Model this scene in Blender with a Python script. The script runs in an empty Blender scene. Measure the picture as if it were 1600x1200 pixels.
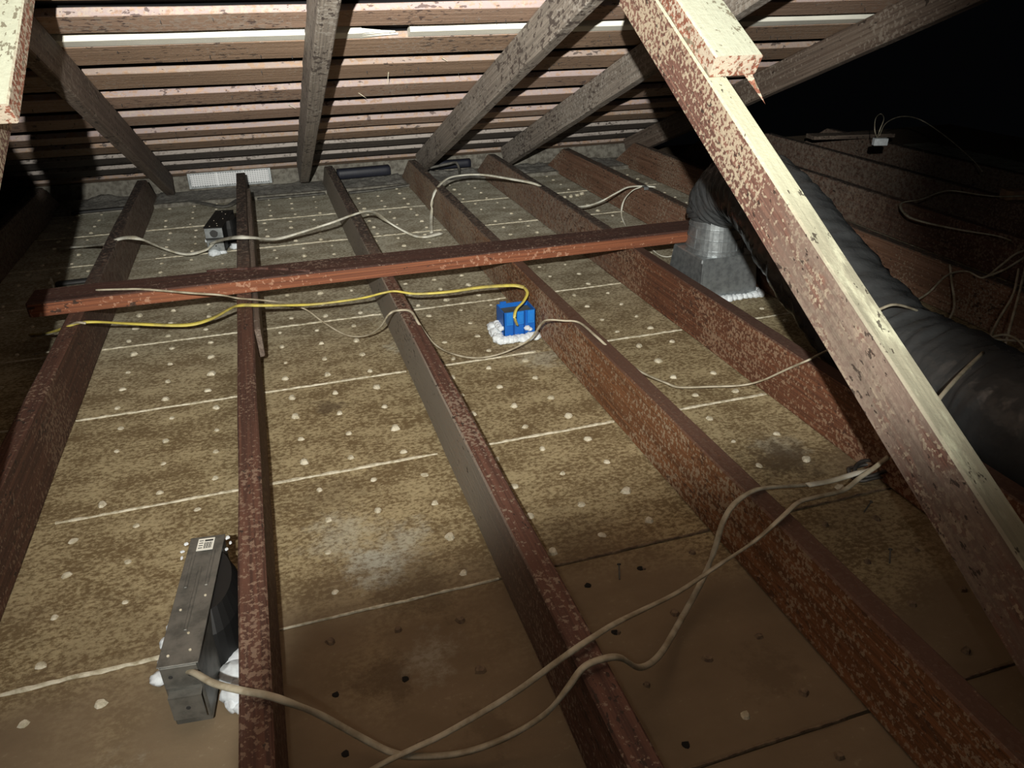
import bpy, bmesh, math, random
from mathutils import Vector, Matrix, noise as mn
random.seed(7)
# ------------------------------------------------------------------ camera, world, lamps, exposure
SC = bpy.context.scene; COL = SC.collection
H = 0.874                                     # lens height above the back of the ceiling (z = 0)
CX = Vector((0.95109369, -0.30869115, -0.01142689))   # image right
CY = Vector((0.15349292, 0.44017071, 0.8846975))      # image up
CZ = Vector((-0.26806851, -0.84318416, 0.46602549))   # backwards
F = 1180.0
cd = bpy.data.cameras.new('camera'); cam = bpy.data.objects.new('camera', cd); COL.objects.link(cam)
cd.sensor_width = 36; cd.lens = F * 36 / 1600; cd.clip_start = 0.02
m = Matrix((CX, CY, CZ)).transposed().to_4x4(); m.translation = (0, 0, H); cam.matrix_world = m
SC.camera = cam
w = bpy.data.worlds.new('world'); SC.world = w; w.use_nodes = True
w.node_tree.nodes['Background'].inputs[0].default_value = (0.55, 0.6, 0.7, 1)
w.node_tree.nodes['Background'].inputs[1].default_value = 0.0015
SC.view_settings.view_transform = 'Standard'; SC.view_settings.look = 'None'
SC.view_settings.exposure = 0.0; SC.view_settings.gamma = 1.0
try: SC.view_settings.use_curve_mapping = False
except Exception: pass
def lamp(name, kind, loc, target, energy, color, size=0.03, angle=60, blend=1.0):
    l = bpy.data.lights.new(name, kind); l.energy = energy; l.color = color; l.shadow_soft_size = size
    if kind == 'SPOT': l.spot_size = math.radians(angle); l.spot_blend = blend
    o = bpy.data.objects.new(name, l); COL.objects.link(o); o.location = loc
    if target is not None: o.rotation_euler = (Vector(target) - Vector(loc)).to_track_quat('-Z', 'Y').to_euler()
    return o
LP = (-0.12, -0.21, 1.074)                    # head torch of the person taking the picture
torch = lamp('head_torch', 'POINT', LP, None, 400, (1.0, 0.975, 0.895), 0.010)
def beam_profile(l):
    """beam shape added to the torch: strongest ahead, cut off below by the hood and fading to the right"""
    l.use_nodes = True; nt = l.node_tree; em = nt.nodes['Emission']
    def mt(op, *v):
        n = nt.nodes.new('ShaderNodeMath'); n.operation = op
        for k, a in enumerate(v):
            if isinstance(a, (int, float)): n.inputs[k].default_value = a
            else: nt.links.new(a, n.inputs[k])
        return n.outputs[0]
    def sm(v, a, b, lo, hi):
        n = nt.nodes.new('ShaderNodeMapRange'); n.interpolation_type = 'SMOOTHSTEP'; nt.links.new(v, n.inputs[0])
        for k, q in enumerate((a, b, lo, hi)):
            if isinstance(q, (int, float)): n.inputs[k + 1].default_value = q
            else: nt.links.new(q, n.inputs[k + 1])
        return n.outputs[0]
    ge = nt.nodes.new('ShaderNodeNewGeometry'); sx = nt.nodes.new('ShaderNodeSeparateXYZ'); nt.links.new(ge.outputs['Incoming'], sx.inputs[0])
    DEG = 180 / math.pi; x, y, z = [mt('MULTIPLY', o, SGN) for o in sx.outputs]
    el = mt('MULTIPLY', mt('ARCSINE', z), DEG); az = mt('MULTIPLY', mt('ARCTAN2', x, y), DEG)
    up = sm(el, -48, -6, 0.20, 1.0)                                   # weaker towards the floor in front
    low0 = mt('ADD', sm(az, -10, 5, -64, -44), sm(az, 5, 50, 0, 10.5))                                  # low cut-off standing in for the camera holder's shadow, notched on the left
    low = sm(mt('SUBTRACT', el, low0), -1, 6, 0.055, 1.0)
    azc = mt('ADD', 40, mt('MULTIPLY', mt('MAXIMUM', mt('SUBTRACT', -15, el), 0.0), 0.42))
    rt = sm(mt('SUBTRACT', az, azc), -3, 6, 1.0, 0.03)
    lf = sm(az, -32, -1, 0.08, 1.0)
    d = mt('SQRT', mt('ADD', mt('POWER', mt('SUBTRACT', az, 13), 2.0), mt('POWER', mt('ADD', el, 4), 2.0)))
    hot = sm(d, 2, 24, 1.75, 1.0)
    nt.links.new(mt('MULTIPLY', mt('MULTIPLY', mt('MULTIPLY', up, low), mt('MULTIPLY', rt, lf)), hot), em.inputs['Strength'])
SGN = 1
beam_profile(torch.data)
lamp('warm_fill', 'POINT', (0.0, -0.35, 1.12), None, 0.5, (1.0, 0.74, 0.48), 0.08)  # added fill lamp, weak and warm, standing in for bounced light

# ------------------------------------------------------------------ helpers
A = Vector((0, 0, H))
def ray(px, py): return CX * (px - 800) - CY * (py - 600) - CZ * F
def Z(px, py, z):                             # the point at height z seen at a pixel of the photograph
    r = ray(px, py); return A + r * ((z - H) / r.z)
def AX(px, py, x):
    r = ray(px, py); return A + r * (x / r.x)
def AY(px, py, y):
    r = ray(px, py); return A + r * (y / r.y)
def tag(o, label=None, cat=None, group=None, kind=None):
    if label: o['label'] = label
    if cat: o['category'] = cat
    if group: o['group'] = group
    if kind: o['kind'] = kind
    return o
def empty(name, loc, label, cat, group=None):
    o = bpy.data.objects.new(name, None); COL.objects.link(o); o.location = loc; o.empty_display_size = 0.05
    bpy.context.view_layer.update(); return tag(o, label, cat, group)
WM = {}
def link(name, me, parent=None, matrix=None):
    o = bpy.data.objects.new(name, me); COL.objects.link(o)
    WM[o.name] = matrix.copy() if matrix is not None else Matrix()
    if matrix is not None: o.matrix_world = matrix
    if parent is not None:
        o.parent = parent; pm = WM[parent.name] if parent.type != 'EMPTY' else Matrix.Translation(parent.location)
        o.matrix_parent_inverse = pm.inverted()
    return o
def mesh(name, verts, faces, mat, smooth=False):
    me = bpy.data.meshes.new(name); me.from_pydata([tuple(v) for v in verts], [], faces); me.materials.append(mat)
    if smooth:
        for p in me.polygons: p.use_smooth = True
    me.update(); return me
def bmobj(name, bm, mat, parent=None, matrix=None, smooth=False):
    me = bpy.data.meshes.new(name); bmesh.ops.recalc_face_normals(bm, faces=bm.faces); bm.to_mesh(me); bm.free(); me.materials.append(mat)
    if smooth:
        for p in me.polygons: p.use_smooth = True
    return link(name, me, parent, matrix)
def bbox(bm, lo, hi, bev=0.0, matrix=None):
    r = bmesh.ops.create_cube(bm, size=1.0); vs = r['verts']
    for v in vs:
        v.co = Vector((lo[i] + (v.co[i] + 0.5) * (hi[i] - lo[i]) for i in range(3)))
    if bev:
        es = list({e for v in vs for e in v.link_edges}); 
        rr = bmesh.ops.bevel(bm, geom=es, offset=bev, segments=1, affect='EDGES'); vs = list({v for f in rr['faces'] for v in f.verts} | {v for v in vs if v.is_valid})
    if matrix is not None:
        for v in vs: v.co = matrix @ v.co
    return vs
def bcyl(bm, p0, p1, r0, r1, n=20, caps=True):
    p0 = Vector(p0); p1 = Vector(p1); d = (p1 - p0); q = d.to_track_quat('Z', 'Y').to_matrix()
    a = []; b = []
    for i in range(n):
        t = 2 * math.pi * i / n; c = Vector((math.cos(t), math.sin(t), 0))
        a.append(bm.verts.new(p0 + q @ (c * r0))); b.append(bm.verts.new(p1 + q @ (c * r1)))
    for i in range(n):
        j = (i + 1) % n; bm.faces.new((a[i], a[j], b[j], b[i]))
    if caps: bm.faces.new(a[::-1]); bm.faces.new(b)
def beam_mesh(name, L, w, h, mat, seg=14, ch=0.003, jit=0.0012, cut0=0.0, cut1=0.0, seed=0, bow=0.0, y0=0.0):
    """board along local +Y from y0, width w (x), depth h (z, from 0 to h); cut0/cut1 shift the top of an end along y"""
    sec = [(-w/2+ch, 0), (w/2-ch, 0), (w/2, ch), (w/2, h-ch), (w/2-ch, h), (-w/2+ch, h), (-w/2, h-ch), (-w/2, ch)]
    V = []; Fc = []
    for i in range(seg + 1):
        t = i / seg
        for (x, z) in sec:
            y = y0 + L * t + (cut0 * (1 - t) + cut1 * t) * (z / h) * (1 if i in (0, seg) else 1)
            j = mn.noise_vector(Vector((x * 40 + seed * 3.1, y * 3.5, z * 40 + seed))) * jit
            b = bow * math.sin(math.pi * t)
            V.append((x + j.x + b, y + (j.y if 0 < i < seg else 0), z + j.z))
    n = len(sec)
    for i in range(seg):
        for k in range(n):
            l = (k + 1) % n; Fc.append((i*n+k, i*n+l, (i+1)*n+l, (i+1)*n+k))
    Fc.append(tuple(range(n))); Fc.append(tuple((seg*n + k) for k in range(n))[::-1])
    Fc = [f[::-1] for f in Fc]
    return mesh(name, V, Fc, mat)
def beam(name, p0, p1, w, h, mat, parent=None, up=(0, 0, 1), **kw):
    """bottom-centre line from p0 to p1"""
    p0 = Vector(p0); p1 = Vector(p1); y = (p1 - p0).normalized(); x = y.cross(Vector(up)).normalized(); z = x.cross(y)
    M = Matrix((x, y, z)).transposed().to_4x4(); M.translation = p0
    return link(name, beam_mesh(name, (p1 - p0).length, w, h, mat, **kw), parent, M)
def spline(pts, n=10):
    P = [Vector(p) for p in pts]; P = [P[0]*2 - P[1]] + P + [P[-1]*2 - P[-2]]; out = []
    for i in range(1, len(P) - 2):
        a, b, c, d = P[i-1], P[i], P[i+1], P[i+2]
        for k in range(n):
            t = k / n
            out.append(0.5 * ((2*b) + (c-a)*t + (2*a-5*b+4*c-d)*t*t + (3*b-a-3*c+d)*t**3))
    out.append(P[-2]); return out
def sweep(name, pts, w, h, mat, parent=None, n=8, twist=0.0, closed=False, sp=7):
    P = spline(pts, sp); V = []; Fc = []; tw = random.random() * 6
    for i, p in enumerate(P):
        t = (P[min(i+1, len(P)-1)] - P[max(i-1, 0)]).normalized()
        s = t.cross(Vector((0, 0, 1)))
        s = s.normalized() if s.length > 1e-4 else Vector((1, 0, 0))
        u = s.cross(t); a = twist * math.sin(i * 0.07 + tw)
        s2 = s * math.cos(a) + u * math.sin(a); u2 = u * math.cos(a) - s * math.sin(a)
        for k in range(n):
            b = 2 * math.pi * k / n; c, d = math.cos(b), math.sin(b)
            c = math.copysign(abs(c) ** 0.7, c); d = math.copysign(abs(d) ** 0.7, d)
            V.append(p + s2 * (c * w / 2) + u2 * (d * h / 2))
    for i in range(len(P) - 1):
        for k in range(n):
            l = (k + 1) % n; Fc.append((i*n+k, (i+1)*n+k, (i+1)*n+l, i*n+l))
    Fc.append(tuple(range(n))); Fc.append(tuple((len(P)-1)*n + k for k in range(n))[::-1])
    return link(name, mesh(name, V, Fc, mat, True), parent)
def lumps(name, balls, mat, parent=None, seed=0):
    bm = bmesh.new()
    for i, (c, r) in enumerate(balls):
        c = Vector(c); s = bmesh.ops.create_icosphere(bm, subdivisions=3, radius=1.0)
        for v in s['verts']:
            k = 1 + 0.28 * mn.noise(v.co * 2.1 + Vector((i * 7.7 + seed, 0, 0))) + 0.07 * mn.noise(v.co * 6 + Vector((i, 3, 0)))
            v.co = Vector((v.co.x * r * k, v.co.y * r * k, v.co.z * r * k * 0.75)) + c
            if v.co.z < 0.0005: v.co.z = 0.0005
    o = bmobj(name, bm, mat, parent, smooth=True)
    return tag(o, kind='stuff') if len(balls) > 5 and parent is not None else o

# ------------------------------------------------------------------ materials
def M0(name, rough=0.8, metal=0.0):
    mt = bpy.data.materials.new(name); mt.use_nodes = True; nt = mt.node_tree; b = nt.nodes['Principled BSDF']
    b.inputs['Roughness'].default_value = rough; b.inputs['Metallic'].default_value = metal
    return mt, nt, b
class G:
    def __init__(s, nt): s.nt = nt; s.tc = nt.nodes.new('ShaderNodeTexCoord')
    def n(s, t, **kw):
        x = s.nt.nodes.new(t)
        for k, v in kw.items(): setattr(x, k, v)
        return x
    def l(s, a, b): s.nt.links.new(a, b)
    def coords(s, scale=(1, 1, 1), loc=(0, 0, 0)):
        mp = s.n('ShaderNodeMapping'); s.l(s.tc.outputs['Object'], mp.inputs['Vector']); mp.inputs['Scale'].default_value = scale
        oi = s.n('ShaderNodeObjectInfo'); mu = s.n('ShaderNodeVectorMath', operation='SCALE'); 
        cb = s.n('ShaderNodeCombineXYZ'); s.l(oi.outputs['Random'], cb.inputs[0]); s.l(oi.outputs['Random'], cb.inputs[2])
        s.l(cb.outputs[0], mu.inputs[0]); mu.inputs['Scale'].default_value = s.rnd
        ad = s.n('ShaderNodeVectorMath', operation='ADD'); s.l(mp.outputs[0], ad.inputs[0]); s.l(mu.outputs[0], ad.inputs[1])
        ad2 = s.n('ShaderNodeVectorMath', operation='ADD'); s.l(ad.outputs[0], ad2.inputs[0]); ad2.inputs[1].default_value = loc
        return ad2.outputs[0]
    rnd = 37.0
    def noise(s, scale, detail=3, rough=0.55, stretch=(1, 1, 1), loc=(0, 0, 0), dist=0.0):
        x = s.n('ShaderNodeTexNoise'); s.l(s.coords(stretch, loc), x.inputs['Vector'])
        x.inputs['Scale'].default_value = scale; x.inputs['Detail'].default_value = detail; x.inputs['Roughness'].default_value = rough; x.inputs['Distortion'].default_value = dist
        return x.outputs['Fac']
    def ramp(s, f, a, b, lo=0.0, hi=1.0):
        x = s.n('ShaderNodeMapRange'); x.interpolation_type = 'SMOOTHSTEP'; s.l(f, x.inputs[0])
        x.inputs[1].default_value = a; x.inputs[2].default_value = b; x.inputs[3].default_value = lo; x.inputs[4].default_value = hi; x.clamp = True
        return x.outputs[0]
    def mth(s, op, a, b=None):
        x = s.n('ShaderNodeMath', operation=op); x.use_clamp = False
        for i, v in enumerate((a, b)):
            if v is None: continue
            if isinstance(v, (int, float)): x.inputs[i].default_value = v
            else: s.l(v, x.inputs[i])
        return x.outputs[0]
    def mix(s, f, a, b, mode='MIX'):
        x = s.n('ShaderNodeMix', data_type='RGBA', blend_type=mode)
        if isinstance(f, (int, float)): x.inputs[0].default_value = f
        else: s.l(f, x.inputs[0])
        for i, v in ((6, a), (7, b)):
            if isinstance(v, tuple): x.inputs[i].default_value = (*v, 1)
            else: s.l(v, x.inputs[i])
        return x.outputs[2]
    def bump(s, bsdf, h, st=0.3, d=0.002):
        x = s.n('ShaderNodeBump'); x.inputs['Strength'].default_value = st; x.inputs['Distance'].default_value = d
        s.l(h, x.inputs['Height']); s.l(x.outputs[0], bsdf.inputs['Normal'])
    def xyz(s, what='Object'):
        x = s.n('ShaderNodeSeparateXYZ')
        s.l(s.tc.outputs[what], x.inputs[0]); return x.outputs
def wood(name, c1, c2, speck=(0.5, 0.45, 0.36), amt=0.5, mould=(0.02, 0.012, 0.008), mamt=0.5, top=None, topamt=0.6, ss=70, patch=3.0, left=None, leftamt=0.5, grain=0.5, band=None, far=None, sgn=1, lfrom=None):
    """c1/c2 grain colours; speck pale flecks; mould dark flecks; top/left/face: what has settled or splashed on that side (local normal)"""
    mt, nt, b = M0(name, 0.75); g = G(nt)
    gr = g.noise(1, 5, 0.6, (95, 2.2, 95), dist=0.4); big = g.noise(patch, 3, 0.6)
    col = g.mix(g.ramp(gr, 0.35, 0.65), c1, c2)
    col = g.mix(g.ramp(g.noise(1, 2, 0.5, (240, 3, 240)), 0.45, 0.62, 0, grain), col, tuple(v * 0.45 for v in c1))
    sp = g.noise(ss, 4, 0.62, loc=(5, 2, 1))
    base = col
    if left is not None:
        x = g.mth('MULTIPLY', g.xyz('Normal')[0], sgn)
        k = g.mth('MULTIPLY', g.ramp(x, -0.8, -0.5, 1, 0), g.ramp(g.noise(ss * 0.8, 5, 0.7, (1, .6, 1), loc=(3, 9, 4)), 0.62 - leftamt * 0.35, 0.70 - leftamt * 0.3))
        if lfrom: k = g.mth('MULTIPLY', k, g.ramp(g.xyz()[1], lfrom[0], lfrom[1]))
        col = g.mix(g.mth('MULTIPLY', k, 0.9), col, left)
    th = g.mth('ADD', g.mth('MULTIPLY', g.ramp(big, 0.3, 0.7), 0.16), 0.0)
    f = g.mth('ADD', sp, g.mth('MULTIPLY', th, 1.0))
    col = g.mix(g.mth('MULTIPLY', g.ramp(f, 0.68 - amt * 0.14, 0.72 - amt * 0.12), 0.75), col, speck)
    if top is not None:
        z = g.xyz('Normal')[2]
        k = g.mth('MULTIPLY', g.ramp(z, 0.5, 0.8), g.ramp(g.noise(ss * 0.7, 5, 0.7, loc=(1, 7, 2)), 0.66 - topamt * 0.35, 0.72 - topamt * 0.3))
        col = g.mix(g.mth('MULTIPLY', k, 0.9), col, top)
    if band is not None:                      # settled grime along one stretch of the piece: (y0, y1, side colour, top colour)
        y = g.xyz()[1]; k = g.mth('MULTIPLY', g.ramp(y, band[0] - 0.1, band[0] + 0.1), g.ramp(y, band[1] - 0.12, band[1] + 0.12, 1, 0))
        k = g.mth('MULTIPLY', k, g.ramp(g.noise(38, 5, 0.7, (1, .3, 1), loc=(6, 6, 1)), 0.30, 0.55))
        tz = g.ramp(g.xyz('Normal')[2], 0.5, 0.8)
        bc = g.mix(tz, g.mix(g.ramp(gr, 0.3, 0.7), band[2], tuple(v * 0.6 for v in band[2])), g.mix(g.ramp(gr, 0.3, 0.7), band[3], tuple(v * 0.6 for v in band[3])))
        col = g.mix(g.mth('MULTIPLY', k, 0.9), col, bc)
    if far is not None:                       # dust and mould thicken towards the eave (local y)
        y = g.xyz()[1]; k = g.ramp(y, far[0], far[1])
        col = g.mix(g.mth('MULTIPLY', k, g.ramp(g.noise(60, 5, 0.7, loc=(4, 6, 1)), 0.35, 0.65, 0.1, 0.75)), col, far[2])
        tz = g.ramp(g.xyz('Normal')[2], 0.5, 0.8)
        kk = g.mth('MULTIPLY', g.mth('MULTIPLY', tz, k), g.ramp(g.noise(95, 4, 0.6, loc=(8, 1, 1)), 0.40, 0.50))
        col = g.mix(g.mth('MULTIPLY', kk, 0.9), col, (0.022, 0.016, 0.014))
    md = g.noise(ss * 0.9, 3, 0.6, (1, .5, 1), loc=(11, 4, 8))
    f2 = g.mth('ADD', md, g.mth('MULTIPLY', g.ramp(g.noise(patch * 1.7, 2, 0.5, loc=(2, 2, 9)), 0.35, 0.7), 0.14))
    col = g.mix(g.mth('MULTIPLY', g.ramp(f2, 0.74 - mamt * 0.16, 0.77 - mamt * 0.15), 0.85), col, mould)
    g.l(col, b.inputs['Base Color']); g.bump(b, g.mth('ADD', gr, sp), 0.45, 0.0025)
    return mt
def plain(name, c, rough=0.7, metal=0.0, var=0.3, scale=30, bump=0.2, c2=None, bd=0.002):
    mt, nt, b = M0(name, rough, metal); g = G(nt); f = g.noise(scale, 4, 0.6)
    col = g.mix(g.ramp(f, 0.35, 0.7, 0, 1 if c2 else var), c, c2 or tuple(v * 0.4 for v in c))
    g.l(col, b.inputs['Base Color'])
    if bump: g.bump(b, f, bump, bd)
    return mt
W = {}
FAR = (2.5, 3.3, (0.24, 0.20, 0.16))
W['j_red'] = wood('red_brown_joist_wood', (0.065, 0.027, 0.017), (0.105, 0.045, 0.028), (0.22, 0.15, 0.105), 0.25, mamt=0.1, top=(0.16, 0.105, 0.08), topamt=0.18, ss=120, far=FAR)
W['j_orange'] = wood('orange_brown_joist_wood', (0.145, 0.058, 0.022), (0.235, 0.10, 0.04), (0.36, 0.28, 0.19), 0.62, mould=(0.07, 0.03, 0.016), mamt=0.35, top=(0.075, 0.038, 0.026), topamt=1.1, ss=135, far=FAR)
W['j_grey'] = wood('joist_wood_with_grey_side', (0.075, 0.031, 0.02), (0.12, 0.052, 0.034), (0.26, 0.2, 0.15), 0.25, mamt=0.15, left=(0.26, 0.235, 0.195), leftamt=1.1, lfrom=(1.25, 1.75), top=(0.24, 0.19, 0.14), topamt=0.22, ss=125, far=FAR)
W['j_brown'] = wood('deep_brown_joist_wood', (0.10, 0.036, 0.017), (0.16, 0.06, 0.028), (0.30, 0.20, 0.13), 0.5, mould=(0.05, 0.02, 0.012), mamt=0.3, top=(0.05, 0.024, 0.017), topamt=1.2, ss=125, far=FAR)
W['j_dusty'] = wood('dusty_far_joist_wood', (0.17, 0.085, 0.05), (0.23, 0.125, 0.08), (0.33, 0.27, 0.2), 0.25, mamt=0.2, top=(0.04, 0.034, 0.028), topamt=0.8, ss=130)
W['plank'] = wood('red_plank_wood', (0.05, 0.02, 0.014), (0.08, 0.033, 0.022), (0.28, 0.2, 0.15), 0.05, mamt=0.1, top=(0.10, 0.06, 0.045), topamt=0.3, ss=110)
W['edge'] = wood('bare_red_wood', (0.17, 0.052, 0.022), (0.25, 0.085, 0.036), (0.4, 0.22, 0.14), 0.1, mamt=0.1)
W['rafter'] = wood('grey_rafter_wood', (0.21, 0.18, 0.15), (0.29, 0.25, 0.21), (0.37, 0.34, 0.30), 0.15, mould=(0.05, 0.035, 0.03), mamt=0.5, ss=80)
W['rafter_dark'] = wood('brown_rafter_wood', (0.12, 0.085, 0.065), (0.18, 0.14, 0.11), (0.26, 0.22, 0.18), 0.1, mamt=0.3, ss=80)
W['strut'] = wood('speckled_strut_wood', (0.12, 0.055, 0.04), (0.18, 0.09, 0.065), (0.42, 0.36, 0.26), 0.62, mamt=0.15, top=(0.44, 0.45, 0.33), topamt=1.3, ss=115, patch=5.5, grain=0.6, band=(0.30, 0.98, (0.195, 0.145, 0.115), (0.25, 0.235, 0.17)))
W['block'] = wood('speckled_block_wood', (0.17, 0.06, 0.035), (0.26, 0.10, 0.06), (0.46, 0.42, 0.33), 0.95, mould=(0.14, 0.12, 0.08), mamt=0.5, top=(0.43, 0.46, 0.36), topamt=1.4, ss=105, patch=5)
W['board_a'] = wood('brown_roof_board_wood', (0.29, 0.19, 0.125), (0.40, 0.27, 0.185), (0.38, 0.30, 0.24), 0.1, mould=(0.06, 0.045, 0.04), mamt=0.3, ss=80, grain=0.25, left=(0.32, 0.255, 0.225), leftamt=0.6, sgn=-1)
W['board_b'] = wood('pinkish_roof_board_wood', (0.34, 0.22, 0.155), (0.45, 0.305, 0.225), (0.42, 0.34, 0.28), 0.15, mould=(0.09, 0.06, 0.055), mamt=0.35, ss=80, grain=0.25, left=(0.36, 0.29, 0.285), leftamt=0.65, sgn=-1)
W['board_c'] = wood('dark_roof_board_wood', (0.10, 0.085, 0.075), (0.14, 0.12, 0.105), (0.2, 0.17, 0.15), 0.1, mamt=0.3, ss=80, left=(0.36, 0.32, 0.29), leftamt=0.8, sgn=-1)
W['white'] = plain('white_painted_wood', (0.80, 0.79, 0.70), 0.5, var=0.15, scale=12)
W['felt'] = plain('black_roofing_felt', (0.012, 0.012, 0.016), 0.85, var=0.4, scale=60)
W['pipe'] = plain('black_pipe', (0.012, 0.014, 0.024), 0.55, var=0.3)
W['dust'] = plain('grey_dust', (0.24, 0.235, 0.21), 0.95, c2=(0.12, 0.11, 0.1), scale=60, bump=0.8, bd=0.006)
W['plate'] = plain('dusty_plate_wood', (0.20, 0.19, 0.16), 0.9, c2=(0.09, 0.08, 0.065), scale=45, bump=0.5)
W['bare'] = plain('bare_pine', (0.38, 0.22, 0.13), 0.8, c2=(0.2, 0.12, 0.08), scale=40)
W['plaster'] = plain('white_plaster', (0.62, 0.58, 0.46), 0.9, c2=(0.36, 0.32, 0.22), scale=90, bump=0.8)
W['plaster_brown'] = plain('brown_plaster', (0.20, 0.145, 0.09), 0.9, c2=(0.09, 0.06, 0.04), scale=90, bump=0.8)  # browner plaster for the nearer nubs and seams
W['hole'] = plain('dark_hole', (0.006, 0.005, 0.004), 0.95, bump=0)
W['cable_white'] = plain('white_cable_sheath', (0.66, 0.66, 0.58), 0.45, c2=(0.40, 0.37, 0.28), scale=26, bump=0)
W['cable_old'] = plain('aged_cable_sheath', (0.46, 0.42, 0.32), 0.55, c2=(0.25, 0.21, 0.14), scale=30, bump=0)
W['cable_yellow'] = plain('yellow_cable_sheath', (0.62, 0.53, 0.10), 0.45, c2=(0.36, 0.30, 0.10), scale=22, bump=0)
W['cable_grey'] = plain('grey_cable_sheath', (0.13, 0.125, 0.11), 0.7, c2=(0.05, 0.05, 0.045), scale=40, bump=0)
W['blue'] = plain('blue_plastic', (0.008, 0.12, 0.48), 0.4, var=0.12, bump=0)
W['blue_lit'] = plain('lit_blue_plastic', (0.015, 0.19, 0.62), 0.4, var=0.12, bump=0)  # lighter copy of the box blue: clamp relief put into the colour
W['blue_shaded'] = plain('shaded_blue_plastic', (0.004, 0.06, 0.28), 0.4, var=0.12, bump=0)  # darker copy of the box blue, shading the ribs by colour
W['blue_in'] = plain('dark_box_inside', (0.06, 0.075, 0.08), 0.9, var=0.5)
W['foam'] = plain('white_spray_foam', (0.74, 0.80, 0.84), 0.8, c2=(0.6, 0.64, 0.68), scale=70, bump=0.5)
W['zinc'] = plain('galvanised_sheet', (0.40, 0.43, 0.44), 0.42, 0.75, c2=(0.26, 0.28, 0.29), scale=55, bump=0.08)
W['zinc_dull'] = plain('dull_galvanised_box', (0.20, 0.195, 0.175), 0.5, 0.55, c2=(0.11, 0.11, 0.10), scale=40, bump=0.12)
W['can'] = plain('black_can', (0.008, 0.008, 0.008), 0.6, bump=0.1)
W['duct'] = plain('black_duct_sleeve', (0.055, 0.058, 0.06), 0.27, var=0.3, scale=11, bump=0.6, bd=0.012)
W['paper'] = plain('white_sticker', (0.72, 0.72, 0.66), 0.6, bump=0, var=0.1)
W['ink'] = plain('black_ink', (0.03, 0.03, 0.03), 0.6, bump=0)
W['loop'] = plain('black_rubber_cable', (0.02, 0.02, 0.02), 0.45, c2=(0.08, 0.075, 0.07), scale=40, bump=0.2)
W['mesh'] = plain('zinc_wire', (0.86, 0.88, 0.9), 0.35, 0.0, bump=0, var=0.1)

def lath_mat():
    mt, nt, b = M0('brown_lath_paper', 0.9); g = G(nt); g.rnd = 0.0
    X = g.xyz()
    fine = g.noise(105, 5, 0.72, (0.9, 1.25, 1)); mid = g.noise(9, 4, 0.6, (1, 1.6, 1), loc=(3, 1, 0)); big = g.noise(2.1, 3, 0.6, loc=(7, 3, 1))
    clean = g.mix(mid, (0.13, 0.092, 0.052), (0.21, 0.155, 0.095))
    dustf = g.ramp(g.mth('ADD', X[1], g.mth('MULTIPLY', g.mth('SUBTRACT', big, 0.5), 1.3)), 0.72, 1.15)          # the dusty zone starts about a metre out
    f = g.mth('ADD', fine, g.mth('MULTIPLY', g.mth('SUBTRACT', mid, 0.5), 0.5))
    sp = g.ramp(f, 0.40, 0.62)
    paler = g.mix(g.ramp(X[1], 1.5, 3.2), (0.37, 0.305, 0.175), (0.52, 0.505, 0.41))  # dust greys towards the eave; both tones also lightened to offset torch falloff
    dark = g.mix(g.ramp(X[1], 1.5, 3.4), (0.14, 0.096, 0.043), (0.25, 0.22, 0.155))
    dusty = g.mix(sp, dark, paler)
    few = g.ramp(f, 0.62, 0.75, 0, 0.45)
    clean = g.mix(few, clean, (0.28, 0.23, 0.15))
    col = g.mix(dustf, clean, dusty)
    def blob(cx, cy, r, st, edge=0.5):
        a = g.mth('SUBTRACT', X[0], cx); c = g.mth('SUBTRACT', X[1], cy)
        d = g.mth('SQRT', g.mth('ADD', g.mth('MULTIPLY', a, a), g.mth('MULTIPLY', c, c)))
        d = g.mth('ADD', d, g.mth('MULTIPLY', g.mth('SUBTRACT', g.noise(26, 5, 0.75, loc=(cx * 9, 1, 2)), 0.5), r * 3.0))
        return g.ramp(d, r * edge, r, st, 0)
    for (cx, cy, r, st) in ((0.083, 1.03, 0.06, 0.75), (0.03, 1.13, 0.07, 0.4), (0.14, 1.08, 0.05, 0.5), (0.12, 0.80, 0.045, 0.3), (0.29, 1.9, 0.05, 0.5), (0.30, 2.22, 0.14, 0.35), (0.62, 1.7, 0.07, 0.4), (-0.12, 0.60, 0.05, 0.5), (-0.3, 0.70, 0.06, 0.25), (0.95, 1.12, 0.06, 0.35)):
        col = g.mix(g.mth('MULTIPLY', blob(cx, cy, r * 1.2, st, 0.1), g.ramp(fine, 0.36, 0.54, 0.25, 1.0)), col, (0.46, 0.47, 0.40))
    for (cx, cy, r, st) in ((0.06, 1.62, 0.05, 0.75), (0.93, 1.08, 0.10, 0.8), (0.02, 1.25, 0.09, 0.3), (0.055, 0.78, 0.055, 0.55), (0.13, 0.95, 0.10, 0.45), (0.17, 0.66, 0.05, 0.4), (-0.34, 1.0, 0.14, 0.25), (0.42, 1.0, 0.10, 0.3), (0.58, 0.62, 0.06, 0.35)):
        col = g.mix(blob(cx, cy, r, st, 0.2), col, (0.07, 0.045, 0.022))
    g.l(col, b.inputs['Base Color']); g.bump(b, fine, 0.35, 0.0015); return mt
W['lath'] = lath_mat()

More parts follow.
